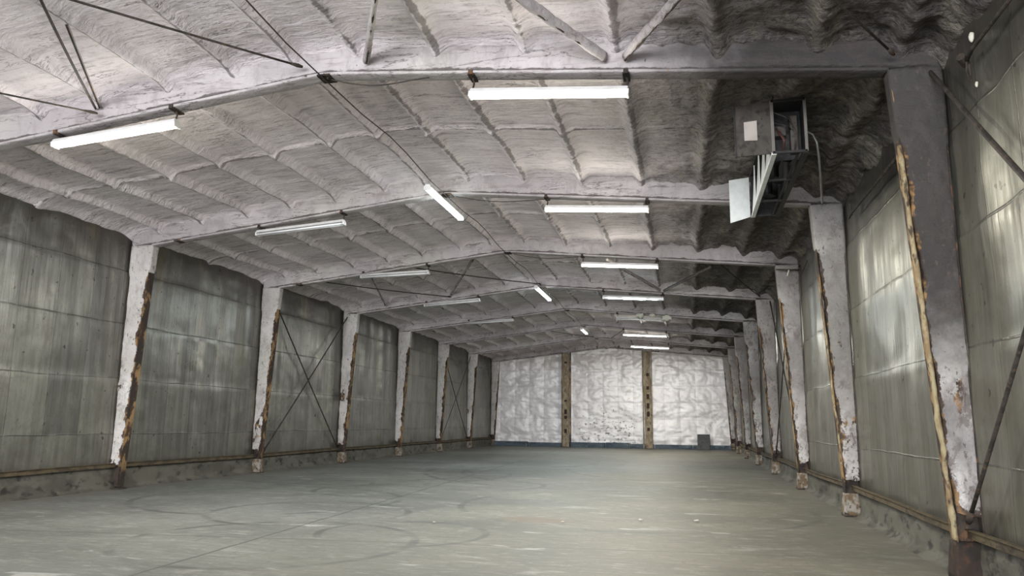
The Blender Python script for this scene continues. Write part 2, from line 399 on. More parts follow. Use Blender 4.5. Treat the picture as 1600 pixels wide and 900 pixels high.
def tag(o, label, cat, group=None):
    o['label'] = label; o['category'] = cat
    if group: o['group'] = group
    return o
def struct(o): o['kind'] = 'structure'; return o

# ------------------------------------------------------------------ the shell
# floor
xs = np.linspace(XL - .3, XR + .3, 60); ys = np.linspace(YSTART, YEND + .6, 160)
gx, gy = np.meshgrid(xs, ys, indexing='ij')
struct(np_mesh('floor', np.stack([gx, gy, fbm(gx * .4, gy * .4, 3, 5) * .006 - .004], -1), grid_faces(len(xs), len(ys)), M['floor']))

# ceiling: foam sprayed over purlins and roof sheets
PURL_R = [-4.42, -3.2, -1.96, -.76, .46, 1.62, 2.55]
PURL_L = [-5.32, -6.25, -7.4, -8.5, -9.6, -10.8, -11.9]
xs = np.arange(XL - .12, XR + .13, .047)
ys = np.concatenate([np.arange(YSTART, 4.5, .25), np.arange(4.5, 27, .05), np.arange(27, YEND + .3, .09)])
gx, gy = np.meshgrid(xs, ys, indexing='ij')
z = roofz(gx)
# round the ridge
z -= .05 * np.exp(-((gx - XM) / .25) ** 2)
sx = sstep(-1.2, .6, gx)                                            # rough thick foam on the right
drop = np.zeros_like(z); crease = np.zeros_like(z)
for i, p in enumerate(PURL_L + PURL_R):
    wob = fbm(gy * .55, gy * 0 + i, 3, 20 + i) * (.05 + .035 * sx)
    amp = (.125 + .04 * fbm(gy * .8, gy * 0 + i * 3.1, 2, 33)) * (1 + .3 * sx)
    wd = .085 + .035 * sx
    d = gx - p - wob
    crease = np.maximum(crease, (.98 + .30 * fbm(gy * .6, gy * 0 + i * 2.3, 3, 55)) * np.exp(-((d - (.06 if p > XM else -.06)) / (.06 + .07 * sx)) ** 2))
    # one steep side, one soft side like overspray
    drop += amp * np.where(d < 0, np.exp(-(d / (wd * (.75 if p > XM else 1.6))) ** 2), np.exp(-(d / (wd * (1.6 if p > XM else .75))) ** 2))
for k in range(-3, 8):                                              # lapped seam in the middle of each bay
    c = FY(k) - BAY / 2 + fbm(gx * .45, gx * 0 + k, 3, 50) * .28 + .04 * np.abs(np.sin((gx - XM) / 1.2 * math.pi))
    d = gy - c
    drop += .048 * np.where(d < 0, np.exp(d / .02), np.exp(-d / .30)) * (.55 + .9 * vnoise(gx * .8, gy * 0 + k, 9))
    crease = np.maximum(crease, (1.0 + .5 * fbm(gx * .7, gx * 0 + k, 3, 57)) * np.exp(-((d - .03) / .04) ** 2))
    f = np.abs(gy - FY(k))                                          # fillet where the foam climbs onto the beam
    drop += .10 * np.exp(-(f / (.20 + .09 * fbm(gx * .9, gx * 0 + k, 2, 61))) ** 2)
rip = fbm(gx * .75 + .5 * fbm(gx * .6, gy * .6, 2, 70), gy * 6.0, 4, 71, .62)
bil = np.abs(fbm(gx * 3.2, gy * 3.0, 4, 75))
drop += rip * (.012 + .012 * sx) + (.11 * sx + .004) * (bil - .2)
drop += .02 * fbm(gx * .5, gy * .5, 2, 80)
ew = np.minimum(gx - XL, XR - gx)                                   # cove over the wall heads
drop += (.13 + .06 * fbm(gy * 1.4, gy * 0, 3, 90)) * np.exp(-np.clip(ew, 0, 9) / .17)
drop += .24 * np.exp(-np.clip(XR - gx, 0, 9) / .42) * (.8 + .9 * fbm(gy * 1.9, gx * 1.5, 4, 91))
box = sstep(1.0, 1.25, gx) * sstep(2.05, 1.85, gx) * sstep(10.3, 10.6, gy) * sstep(14.45, 14.2, gy)   # foam was cut back round the cooler
z = z - np.where(drop > .06, drop * (1 - box) + .06 * box, drop)
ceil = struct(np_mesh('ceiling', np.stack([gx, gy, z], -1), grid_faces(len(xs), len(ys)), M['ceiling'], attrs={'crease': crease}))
CEIL = (xs, ys, z)
def ceilz(x, y):
    i = int(np.clip(np.searchsorted(xs_c, x), 0, len(xs_c) - 1)); j = int(np.clip(np.searchsorted(ys_c, y), 0, len(ys_c) - 1)); return float(CEIL[2][i, j])
xs_c, ys_c = xs, ys

# side walls, dented sheet liner
def side_wall(name, x, sgn, ztop):
    ys = np.concatenate([np.arange(YSTART, 6, .3), np.arange(6, 30, .07), np.arange(30, YEND + .3, .14)]); zs = np.arange(-.02, ztop + .06, .075)
    gy, gz = np.meshgrid(ys, zs, indexing='ij')
    pan = .012 * np.cos(gy / .92 * 2 * math.pi) * (.4 + vnoise(gy * .5, gz * .4, 3))
    dent = .030 * fbm(gy * .7, gz * .8, 3, 7 + int(x)) + .010 * fbm(gy * 3.3, gz * .9, 3, 17)
    lap = .014 * (sstep(3.70, 3.74, gz) + sstep(4.93, 4.97, gz) + sstep(2.43, 2.47, gz))
    gx = x + sgn * (pan + dent - lap + .01)
    F = grid_faces(len(ys), len(zs))
    if sgn < 0: F = F[:, ::-1]
    return struct(np_mesh(name, np.stack([gx, gy, gz], -1), F, M['wall']))
side_wall('wall_left', XL, 1, ZEL); side_wall('wall_right', XR, -1, ZER)

# crumbling concrete curb under each side wall
def side_curb(name, x, sgn, h):
    ys = np.concatenate([np.arange(YSTART, 7, .4), np.arange(7, 34, .06), np.arange(34, YEND, .15)])
    prof = np.array([(0.0, h + .02), (.055, h), (.075, h - .03), (.08, h * .75), (.085, h * .5), (.09, h * .3), (.10, h * .16), (.12, .05), (.17, .012), (.26, -.02)])
    gy = np.repeat(ys[:, None], len(prof), 1)
    u = prof[None, :, 0] + .02 * fbm(gy * 2.2, prof[None, :, 1] * 5 + gy * 0, 3, 5)
    zz = prof[None, :, 1] + np.where(prof[None, :, 1] > h - .05, .012 * fbm(gy * 1.7, gy * 0, 3, 8), 0)
    crumble = sstep(.12, .5, fbm(gy * 1.9, gy * 0 + x, 4, 12)) * np.exp(-((prof[None, :, 1] - .12) / .09) ** 2)
    u = u - .06 * crumble + .02 * fbm(gy * 6, prof[None, :, 1] * 14 + gy * 0, 3, 19); u = u + .06 * fbm(gy * 5.1, prof[None, :, 0] * 9 + gy * 0, 4, 15) * (prof[None, :, 1] < .06)
    F = grid_faces(len(ys), len(prof))
    if sgn > 0: F = F[:, ::-1]
    return struct(np_mesh(name, np.stack([x + sgn * u, gy, zz], -1), F, M['curb']))
side_curb('baseboard_left', XL, 1, .44); side_curb('baseboard_right', XR, -1, .42)

# end wall: quilted white foil, three panels between two posts
xs = np.arange(XL - .05, XR + .06, .045); zs = np.arange(.0, ZRIDGE + .05, .045)
gx, gz = np.meshgrid(xs, zs, indexing='ij')
zt = roofz(gx) - .02
gz2 = np.minimum(gz, zt)
ux = np.abs(((gx + .25) / .98 + .5) % 1 - .5) * 2; uz = np.abs(((gz2 + .3) / 1.06 + .5) % 1 - .5) * 2      # 0 on a seam
pil = .04 * (np.clip(ux, 0, 1) ** .5) * (np.clip(uz, 0, 1) ** .5)
wr = .075 * fbm(gx * .8 + .6 * fbm(gx * .7, gz2 * .7, 2, 4), gz2 * 1.7 + .5 * fbm(gx * .5, gz2 * .5, 2, 6), 3, 31, .45) + .04 * np.abs(fbm(gx * 1.3, gz2 * 1.0, 3, 44)) + .03 * np.abs(fbm(gx * 2.2 + gz2, gz2 * 3.2, 3, 46))
sag = .05 * np.exp(-((gz2 - .62) / .16) ** 2) * np.sin(np.clip(gx - XL, 0, 99) / .98 * math.pi) ** 2
struct(np_mesh('wall_back', np.stack([gx, YEND - pil - wr - sag - .02, gz2], -1), grid_faces(len(xs), len(zs)), M['foil']))
# navy curb pieces at its foot
b = MB(); x = XL + .25
for i, (L, h, d) in enumerate([(2.35, .30, .20), (2.6, .26, .22), (2.5, .31, .20), (1.5, .33, .24), (1.6, .27, .21), (2.35, .26, .22), (2.35, .27, .2)]):
    b.box((x, YEND - .12 - d, -.01), (min(x + L - .04, XR - .1), YEND - .02, h)); x += L
struct(b.build('baseboard_back', M['navy'], bevel=.015))

# ------------------------------------------------------------------ roof frames: columns and beams
ORD = ['nearest', 'second', 'third', 'fourth', 'fifth', 'sixth', 'seventh', 'eighth']
KNL, KNR = 5.574, 5.774
def column(k, side):
    s = 1 if side == 'L' else -1; x0 = XL if s > 0 else XR; zk = (KNL if s > 0 else KNR); y = FY(k)
    sd = 'left' if s > 0 else 'right'
    if s > 0:
        lab = {1: 'white foam-coated column on the left wall nearest the viewer, with bare black foot', 2: 'left wall column second from the front, beside the nearer wall cross-brace, white foot block',
               3: 'third column from the front on the left wall, far side of the nearer cross-brace', 4: 'fourth column from the front on the left wall, foam-coated and rusty',
               5: 'fifth column from the front on the left wall, near side of the far cross-brace', 6: 'sixth column from the front on the left wall, far side of the far cross-brace',
               7: 'leftmost column of the white end wall, in the far left corner'}[k]
    else:
        lab = {0: 'large soot-blackened column on the right wall closest to the viewer', 1: 'second column on the right wall, under the hanging cooler unit, rust along its edge',
               2: 'third column on the right wall, white foam with orange rusty foot', 3: 'fourth column on the right wall, white foam and small pale foot block',
               4: 'fifth column from the front on the right wall', 5: 'sixth column from the front on the right wall', 6: 'seventh column from the front on the right wall, close to the end wall',
               7: 'last column of the right wall, in the far right corner of the end wall'}[k]
    root = empty('steel_column', (x0, y, 0), lab, 'column', 'foam-coated columns along the %s wall' % sd)
    rs = 100 + k * 7 + (0 if s > 0 else 50)
    wz = lambda zz: WB + (WK - WB) * np.clip(zz / zk, 0, 1)
    zf = .66 if not (s > 0 and k == 1) else .50
    dz = .035 if k < 4 else .07
    zs = np.arange(zf, zk + .001, dz); zs[-1] = zk
    # rounded-rectangle ring in (u, v), front face finely divided
    ring = []
    nf, ns = 14, 5
    for i in range(nf): ring.append((i / nf, -1.0))
    for i in range(ns): ring.append((1.0, -1 + 2 * i / ns))
    for i in range(nf): ring.append((1 - i / nf, 1.0))
    for i in range(ns): ring.append((0.0, 1 - 2 * i / ns))
    ring = np.array(ring); N = len(ring)
    Z = np.repeat(zs[:, None], N, 1); U = ring[None, :, 0] + 0 * Z; Vv = ring[None, :, 1] + 0 * Z
    edge_n = fbm(zs * 2.6, zs * 0 + rs, 4, rs)[:, None]
    cap = sstep(4.75, 5.0, Z + .18 * edge_n)                          # foam still wraps the flange near the knee
    u1 = wz(Z) - .035 - .05 * np.clip(edge_n, -.3, 1) * (1 - cap) + cap * .05
    uu = .01 + U * (u1 - .01)
    t = .088 + cap * .03
    bul = .03 * np.sin(np.clip(U, 0, 1) * math.pi) * 0.6
    nz = .028 * fbm(uu * 4 + rs, Z * 3.0, 4, rs + 1, .6)
    vv = Vv * (t + bul + nz)
    corner = (np.abs(Vv) > .99) & ((U < .02) | (U > .98)); vv = np.where(corner, vv * .9, vv)
    # ragged lower end
    Z2 = Z + np.where(np.arange(len(zs))[:, None] == 0, .07 * fbm(uu * 9, uu * 0 + rs, 2, rs), 0)
    wear = np.clip(1 - (u1 - uu) / (.05 + .12 * (.5 + .5 * fbm(Z * 2.1, Z * 0 + rs, 3, rs + 5))), 0, 1) * (1 - cap) * .9
    wear = np.maximum(wear, .75 * np.exp(-(Z - zf) / .22) * (vnoise(uu * 6, Z * 6, rs) > .3))
    wear = np.maximum(wear, .60 * sstep(.12, .5, fbm(uu * 3, Z * 1.3, 3, rs + 9)) * (1 - sstep(2.5, 4.6, Z)))
    P = np.stack([x0 + s * uu, y + vv, Z2], -1)
    loft('foam_coat', P, M['foam'], root, {'wear': wear}, flip=(s < 0))
    # steel: inner flange, outer flange, base plate
    fm = M['flange']
    h = .10
    fl = MB().hexa([(x0 + s * (WB - .012), y - h, .05), (x0 + s * WB, y - h, .05), (x0 + s * WB, y + h, .05), (x0 + s * (WB - .012), y + h, .05),
                    (x0 + s * (WK - .012), y - h, zk - .01), (x0 + s * WK, y - h, zk - .01), (x0 + s * WK, y + h, zk - .01), (x0 + s * (WK - .012), y + h, zk - .01)])
    fl.build('inner_flange', fm, root)
    if s < 0 and k < 3:      # tan foam still clinging to the edge of the flange
        zz = np.arange(.42 if k == 0 else .9, 4.85, .03); K = 10; an = np.linspace(0, 2 * math.pi, K, endpoint=False)
        Zs = np.repeat(zz[:, None], K, 1); A = np.repeat(an[None], len(zz), 0)
        r0 = (.034 if k == 0 else .024) * (1 + .55 * fbm(Zs * 3.0, A * 0 + rs, 4, rs + 31, .65) + .25 * fbm(Zs * 9, np.cos(A) * 2, 2, rs + 33))
        gap = sstep(-.28, -.05, fbm(Zs * .9, A * 0 + rs, 3, rs + 35)) if k else sstep(-.62, -.45, fbm(Zs * .9, A * 0 + rs, 3, rs + 35))
        r0 = r0 * (.15 + .85 * gap)
        P = np.stack([x0 + s * (wz(Zs) + .0 + .02 * fbm(Zs * 2, A * 0, 2, rs)) + np.cos(A) * r0 * .7, y - h + .03 + np.sin(A) * r0 * 1.3, Zs], -1)
        loft('edge_foam', P, M['flange_tan'], root)
    MB().box((x0 + s * .03 - .006, y - h, .05), (x0 + s * .03 + .006, y + h, zk - .02)).build('outer_flange', M['dark_steel'], root)
    MB().box((x0 + (s * .05 if s > 0 else -.26), y - .008, .05), (x0 + (.25 if s > 0 else s * .05), y + .008, zf + .12)).build('web', M['dark_steel'], root)
    lo, hi = sorted((x0 + s * .02, x0 + s * .33))
    MB().box((lo, y - .15, 0), (hi, y + .15, .025)).build('base_plate', M['dark_steel'], root)
    if not ((s > 0 and k == 1)):
        # mortar encasement round the foot
        zs = np.linspace(.02, .40, 9); Z = np.repeat(zs[:, None], N, 1)
        grow = .035 * (1 - Z / .42)
        uu = .02 + ring[None, :, 0] * (WB + .01 + grow); vv = ring[None, :, 1] * (.105 + grow + .015 * fbm(uu * 8, Z * 8 + rs, 3, rs))
        uu = uu + .012 * fbm(Z * 7, vv * 9, 3, rs + 3)
        loft('footing_block', np.stack([x0 + s * uu, y + vv, Z], -1), M['cavity'] if (s < 0 and k == 0) else M['footing'], root, flip=(s < 0))
    return root

def beam(k):
    y = FY(k)
    lab = ['soot-stained roof beam nearest the viewer, across the top of the picture', 'white foam-coated roof beam second from the viewer, behind the hanging cooler', 'third roof beam from the viewer, near end of the braced bay',
           'fourth roof beam from the viewer, far end of the braced bay', 'fifth roof beam from the viewer', 'sixth roof beam from the viewer', 'seventh roof beam from the viewer', 'last dirty roof beam, against the top of the white end wall'][k]
    root = empty('roof_beam', (XM, y, 6.43), lab, 'beam', 'foam-coated gable roof beams')
    rs = 300 + k * 11
    dx = .05 if k < 4 else .1
    xs = np.arange(XL + .015, XR - .01, dx)
    zb = roofz(xs) - BEAMD
    # soften the gable point
    zb = zb - .015 * np.exp(-((xs - XM) / .2) ** 2)
    # ring in (v, z): front face up, top, back face down, underside
    rel = np.array([0, .12, .25, .4, .55, .7, .82, .92, 1.0])
    half = np.array([.088, .094, .098, .10, .104, .115, .14, .19, .27])
    v = np.concatenate([-half, half[::-1]]); r = np.concatenate([rel, rel[::-1]])
    N = len(v); X = np.repeat(xs[:, None], N, 1); Rr = np.repeat(r[None], len(xs), 0); V0 = np.repeat(v[None], len(xs), 0)
    z0 = zb[:, None] + .05; z1 = roofz(X) + .02
    Z = z0 + (z1 - z0) * Rr
    nz = 1 + .16 * fbm(X * 1.8, Rr * 2.0 + rs, 4, rs, .6) + .10 * fbm(X * 7, Rr * 6, 3, rs + 4) + .25 * Rr * fbm(X * .8, X * 0 + rs, 2, rs + 2)
    Vn = V0 * nz
    wear = np.clip(.35 * np.exp(-Rr * 6) * sstep(-.1, .4, fbm(X * .9, X * 0, 3, rs + 7)), 0, 1)
    if k == 7: wear = np.maximum(wear, .38)
    loft('foam_coat', np.stack([X, y + Vn, Z], -1), M['beam_foam'], root, {'wear': wear, 'lip': np.exp(-Rr / .10)})
    # bottom flange with its own skin of foam
    xs = np.arange(XL + WK - .03, XR - WK + .031, dx); zb = roofz(xs) - BEAMD - .01 * np.exp(-((xs - XM) / .2) ** 2)
    ring = np.array([(-1, -.7), (-.85, -1), (-.3, -1), (.3, -1), (.85, -1), (1, -.7), (1, .6), (.9, 1), (-.9, 1), (-1, .6)])[::-1]
    N = len(ring); X = np.repeat(xs[:, None], N, 1)
    hv = .118 * (1 + .07 * fbm(X * 1.6, X * 0 + rs, 3, rs + 20)); ht = .022 * (1 + .35 * fbm(X * 3, X * 0 + ring[None, :, 0], 3, rs + 21))
    P = np.stack([X, y + ring[None, :, 0] * hv, zb[:, None] + .018 + ring[None, :, 1] * ht], -1)
    wear = .42 * sstep(.25, .5, fbm(X * .7, X * 0 + rs, 3, rs + 8)) * np.ones_like(P[..., 0])
    if k in (1, 2): wear = np.maximum(wear, .9 * np.exp(-((X - (XL + 1.25)) / .16) ** 2))
    if k == 7: wear = np.maximum(wear, .45)
    loft('bottom_flange', P, M['beam_foam'], root, {'wear': wear}, flip=False)
    # dark bolted splice plate under the ridge
    bb = MB().box((XM - .10, y - .125, 6.43 - .03), (XM + .10, y + .125, 6.43 - .004)); bb.tube([(XM - .03, y - .05, 6.41), (XM - .03, y - .05, 6.365)], .012); bb.tube([(XM + .04, y - .06, 6.41), (XM + .04, y - .06, 6.37)], .012)
    bb.build('splice_plate', M['dark_steel'], root)
    return root
for k in range(8):
    beam(k)
    if k > 0: column(k, 'L')
    column(k, 'R')

# end wall posts
for (px, lab, seed) in [(-7.53, 'left one of the two brown posts standing against the white end wall', 3), (-2.28, 'right one of two brown posts on the white end wall, with dark slots', 5)]:
    zt = float(roofz(px)) - .42
    root = empty('end_post', (px, YEND - .46, 0), lab, 'post', 'brown posts on the end wall')
    zs = np.arange(.0, zt, .08); nf = 6
    ring = np.array([(-1, -1), (-.6, -1), (-.2, -1), (.2, -1), (.6, -1), (1, -1), (1, 0), (1, 1), (0, 1), (-1, 1), (-1, 0)], float)
    Z = np.repeat(zs[:, None], len(ring), 1)
    wsc = .225 + .02 * fbm(Z * 1.2, Z * 0 + seed, 3, seed) + .05 * np.exp(-((Z - 4.2) / .25) ** 2)
    lean = .10 * sstep(4.6, 2.4, Z) * (1 if px > -5 else 0)
    P = np.stack([px + ring[None, :, 0] * wsc - .04 + lean, YEND - .46 + .12 + ring[None, :, 1] * (.13 + .015 * fbm(Z * 2, ring[None, :, 0] * 2, 2, seed)), Z], -1)
    loft('foam_coat', P, M['end_post'], root)
    hs = [(.9, .25), (1.8, .2), (2.1, .3), (2.9, .12), (5.4, .12)] if px < -5 else [(1.1, .2), (2.0, .32), (2.5, .34), (3.1, .32), (3.7, .22), (4.55, .2)]
    for z0, h in hs: MB().box((px - .10 + (.06 if px > -5 else 0), YEND - .50, z0), (px + .07 + (.06 if px > -5 else 0), YEND - .44, z0 + h)).build('dark_slot', M['cavity'], root, bevel=.01)
    for sgn in (-1, 1):
        MB().box((px + sgn * .27 - .03, YEND - .40, 0.0), (px + sgn * .27 + .03, YEND - .20, zt)).build('side_batten', M['flange'] if px < -5 else M['end_post'], root)

# small hatch board at the foot of the end wall
root = empty('hatch_board', (1.14, YEND - .42, 0), 'dark grey square board standing at the foot of the white end wall', 'board')
MB().box((.78, YEND - .40, .0), (1.50, YEND - .34, .92)).build('panel', M['hatch'], root, bevel=.01)
b = MB()
for lo, hi in (((.76, 0), (.82, .94)), ((1.46, 0), (1.52, .94)), ((.82, .88), (1.46, .94)), ((.82, 0), (1.46, .06))): b.box((lo[0], YEND - .42, lo[1]), (hi[0], YEND - .38, hi[1]))
b.build('frame', M['hatch'], root, bevel=.006)

# ------------------------------------------------------------------ rails along the wall foot
def rail(x, s, lab, zc):
    b = MB(); ya, yb = 3.0, YEND - .3
    n = 80
    P = [(x + .012 * math.sin(i * .9), ya + (yb - ya) * i / n, zc + .012 * math.sin(i * .37)) for i in range(n + 1)]
    for i in range(n):          # angle iron: a vertical and a horizontal leg
        (xa, y0, z0), (xb, y1, z1) = P[i], P[i + 1]
        b.hexa([(xa - .006, y0, z0 - .06), (xa + .006, y0, z0 - .06), (xb + .006, y1, z1 - .06), (xb - .006, y1, z1 - .06), (xa - .006, y0, z0 + .03), (xa + .006, y0, z0 + .03), (xb + .006, y1, z1 + .03), (xb - .006, y1, z1 + .03)])
        b.hexa([(xa - .03, y0, z0 + .024), (xa + .03, y0, z0 + .024), (xb + .03, y1, z1 + .024), (xb - .03, y1, z1 + .024), (xa - .03, y0, z0 + .036), (xa + .03, y0, z0 + .036), (xb + .03, y1, z1 + .036), (xb - .03, y1, z1 + .036)])
    return tag(b.build('wall_rail', M['rail']), lab, 'rail')
rail(XL + .15, 1, 'long rusty brown rail running low along the left wall', .52)
rail(XR - .15, -1, 'long rusty brown rail running low along the right wall', .50)

# ------------------------------------------------------------------ fluorescent lights
def fixture(a, bpt, kind, lab, group, hang):   # a, b: ends of the tube in world space
    a = Vector(a); bpt = Vector(bpt); d = (bpt - a).normalized(); L = (bpt - a).length; c = (a + bpt) / 2
    side = d.cross(Vector((0, 0, 1))).normalized(); up = side.cross(d).normalized()
    root = empty('fluorescent_light', tuple(c), lab, 'light', group)
    P = lambda u, v, w_: tuple(c + d * u + side * v + up * w_)
    h = L / 2
    # housing: shallow channel with sloping sides
    b = MB().hexa([P(-h, -.085, .035), P(h, -.085, .035), P(h, .085, .035), P(-h, .085, .035), P(-h, -.045, .10), P(h, -.045, .10), P(h, .045, .10), P(-h, .045, .10)])
    b.build('housing', M['fixture'], root, bevel=.006)
    for e in (-1, 1):
        MB().hexa([P(e * h - .015, -.075, -.03), P(e * h + .015, -.075, -.03), P(e * h + .015, .075, -.03), P(e * h - .015, .075, -.03), P(e * h - .015, -.075, .05), P(e * h + .015, -.075, .05), P(e * h + .015, .075, .05), P(e * h - .015, .075, .05)]).build('end_cap', M['fixture'], root, bevel=.004)
    for e in (-1, 1):
        if kind == 'broken' and e > 0: continue
        mt = {'warm': M['tube_warm'], 'cool': M['tube_cool'], 'off': M['tube_off'], 'broken': M['tube_off'], 'half': M['tube_dim']}[kind]
        MB().tube([P(-h + .02, e * .045, .0), P(h - .02, e * .045, .0)], .022, 10).build('tube', mt, root, smooth=True)
        if kind == 'half':
            MB().tube([P(-h * .32, e * .045, -.001), P(h * .42, e * .045, -.001)], .024, 10).build('lit_section', M['tube_cool'], root, smooth=True)
    if kind in ('warm', 'cool', 'half'):
        ld = bpy.data.lights.new('tube_light', 'AREA'); ld.shape = 'RECTANGLE'; ld.size = L * .95; ld.size_y = .12
        ld.energy = TUBE_POWER * (.35 if kind == 'half' else 1); ld.color = (1, .965, .86) if kind == 'warm' else (.85, .95, 1)
        lo = bpy.data.objects.new('tube_light', ld); COL.objects.link(lo); lo.parent = root
        mm = Matrix((d, -side, up)).transposed(); 
        if mm.determinant() < 0: mm = Matrix((d, side, up)).transposed()
        lo.matrix_local = Matrix.Translation(up * -.035) @ mm.to_4x4()
        for q in range(4):          # light that slips past the sides of the narrow housing
            pd = bpy.data.lights.new('tube_spill', 'POINT'); pd.energy = {'warm': 15, 'half': 4, 'cool': 4.5}[kind]; pd.color = ld.color; pd.shadow_soft_size = .05
            po = bpy.data.objects.new('tube_spill', pd); COL.objects.link(po); po.parent = root
            po.matrix_local = Matrix.Translation(d * (L * (-.375 + .25 * q)) + up * -.085)
    for (u, ht) in hang:
        p0 = Vector(P(u * h, 0, .09)); p1 = p0 + Vector((0, 0, ht))
        b = MB().tube([p0, p0 + Vector((.02, 0, ht * .5)), p1], .014, 6)
        b.box((p1.x - .045, p1.y - .125, p1.z - .014), (p1.x + .045, p1.y + .125, p1.z + .010)); b.box((p1.x - .03, p1.y - .14, p1.z - .014), (p1.x + .03, p1.y - .12, p1.z + .05))
        b.build('hanger', M['dark_steel'], root)
    return root
RIGHT = [(0, 5.95, 5.79, 'warm'), (1, 5.97, 5.85, 'warm'), (2, 5.97, 5.84, 'warm'), (3, 5.97, 5.86, 'half'), (4, 6.0, 5.88, 'broken'), (5, 5.95, 5.84, 'warm'), (6, 5.92, 5.79, 'warm')]
RL = ['lit fluorescent light under the nearest roof beam, right of the ridge', 'lit fluorescent light under the second roof beam, left of the hanging cooler', 'lit fluorescent light under the third roof beam, right of the ridge',
      'fluorescent light with only its middle glowing, right of the ridge', 'unlit broken fluorescent light with peeling foam above it', 'lit fluorescent light right of the ridge, second from the end wall', 'lit fluorescent light closest to the white end wall, below the others']
for (k, z0, z1, kind) in RIGHT:
    x0, x1 = (-2.72, -.60) if k < 5 else (-2.9, -.75)
    zb0 = float(roofz(x0)) - BEAMD; zb1 = float(roofz(x1)) - BEAMD
    fixture((x0, FY(k), z0), (x1, FY(k), z1), kind, RL[k], 'lights on the right roof slope', [(-.98, zb0 - z0 - .105), (.98, zb1 - z1 - .105)])
LEFT = [(0, 5.72, 5.89, 'warm'), (1, 5.73, 5.89, 'off'), (2, 5.83, 5.89, 'off'), (3, 5.83, 5.98, 'off'), (4, 5.90, 6.0, 'off')]
LL = ['lit fluorescent light at upper left, the only glowing one left of the ridge line', 'unlit white fluorescent light under the second roof beam, left slope', 'unlit fluorescent light behind the third roof beam, left slope', 'unlit fluorescent light under the fourth roof beam, left slope', 'farthest unlit fluorescent light on the left slope, small']
for (k, z0, z1, kind) in LEFT:
    x0, x1 = -9.42, -7.28
    zb0 = float(roofz(x0)) - BEAMD; zb1 = float(roofz(x1)) - BEAMD
    fixture((x0, FY(k), z0), (x1, FY(k), z1), kind, LL[k], 'lights on the left roof slope', [(-.9, max(.02, zb0 - z0 - .105)), (.98, zb1 - z1 - .105)])
for (ya, yb, lab) in [(14.02, 16.43, 'glowing ridge light under the second roof beam, large diagonal one'), (25.76, 28.55, 'glowing ridge light under the fourth roof beam, middle of the three along the ridge cable'), (37.95, 40.05, 'smallest glowing ridge light, far end of the ridge cable')]:
    fixture((XM - .16, ya, 6.29), (XM - .16, yb, 6.29), 'cool', lab, 'lights along the ridge', [])

# ridge cable slung below the beams
P = []
for k in range(-1, 7):
    y0 = FY(k)
    P += [(XM - .02, y0, 6.385)]
    if k < 6:
        P += [(XM - .0, y0 + 1.2, 6.38), (XM + .03, y0 + 2.3, 6.43), (XM + .03, y0 + 3.1, 6.42), (XM + .0, y0 + 4.6, 6.36)]
tag(MB().tube(P, .010, 6).build('ridge_cable', M['rod'], smooth=True), 'thin black cable running along the ridge under all the roof beams', 'cable')
# loose cable stapled along the nearest beams
for (k, xa, xb, lab) in [(0, -4.8, -3.3, 'loose thin cable dangling under the nearest roof beam right of the ridge'), (1, -4.7, -2.6, 'loose thin cable dangling under the second roof beam right of the ridge'), (2, -4.7, -2.8, 'loose thin cable dangling under the third roof beam right of the ridge')]:
    pts = []
    for i in range(9):
        t = i / 8; x = xa + (xb - xa) * t
        pts.append((x, FY(k) + .06 * math.sin(t * 5), float(roofz(x)) - BEAMD - .035 - .07 * math.sin(t * math.pi)))
    tag(MB().tube(pts, .009, 6).build('loose_cable', M['rod'], smooth=True), lab, 'cable', 'loose cables under the beams')

# ------------------------------------------------------------------ bracing
def rod(a, b_, r, lab, group, name='brace_rod', cat='rod', mat='rod', plates=True):
    a = Vector(a); b_ = Vector(b_)
    root = empty(name, tuple(a), lab, cat, group)
    n = 8; mid = [a.lerp(b_, i / n) - Vector((0, 0, .03 * math.sin(math.pi * i / n))) for i in range(n + 1)]
    MB().tube(mid, r, 8).build('rod', M[mat], root, smooth=True)
    if plates:
        d = (b_ - a).normalized()
        q = b_
        MB().tube([q - d * .16, q - d * .06, q + d * .015], [r * 1.2, r * 1.9, r * 1.2], 8).build('end_fitting', M['dark_steel'], root, smooth=True)
    return root
# left wall cross braces
xw = XL + .13
g = 'cross-brace rods on the left wall'
rod((xw, FY(2) + .35, 5.35), (xw, FY(3) - .15, .42), .022, 'rod of the nearer left wall cross-brace falling away from the viewer', g)
rod((xw + .05, FY(3) - .12, 5.45), (xw + .05, FY(2) + .3, .62), .022, 'rod of the nearer left wall cross-brace rising away from the viewer', g)
rod((xw, FY(5) + .3, 5.35), (xw, FY(6) - .15, .42), .022, 'rod of the far left wall cross-brace falling away from the viewer', g)
rod((xw + .05, FY(6) - .15, 5.4), (xw + .05, FY(5) + .3, .6), .018, 'rod of the far left wall cross-brace rising away from the viewer', g)
# right wall cross braces
xw = XR - .14; g = 'cross-brace rods on the right wall'
rod((xw, 3.6, .50), (xw, FY(0) + .2, 6.0), .026, 'dark rod rising to the top of the nearest right wall column', g)
rod((xw - .05, 3.7, 6.0), (xw - .05, FY(0) - .18, .62), .022, 'dark rod falling to the foot of the nearest right wall column', g)
rod((xw, FY(3) - .15, 5.7), (xw, FY(2) + .2, .62), .020, 'rod of the far right wall cross-brace falling toward the viewer', g)
rod((xw - .05, FY(2) + .15, 5.6), (xw - .05, FY(3) - .15, .55), .020, 'rod of the far right wall cross-brace falling away from the viewer', g)
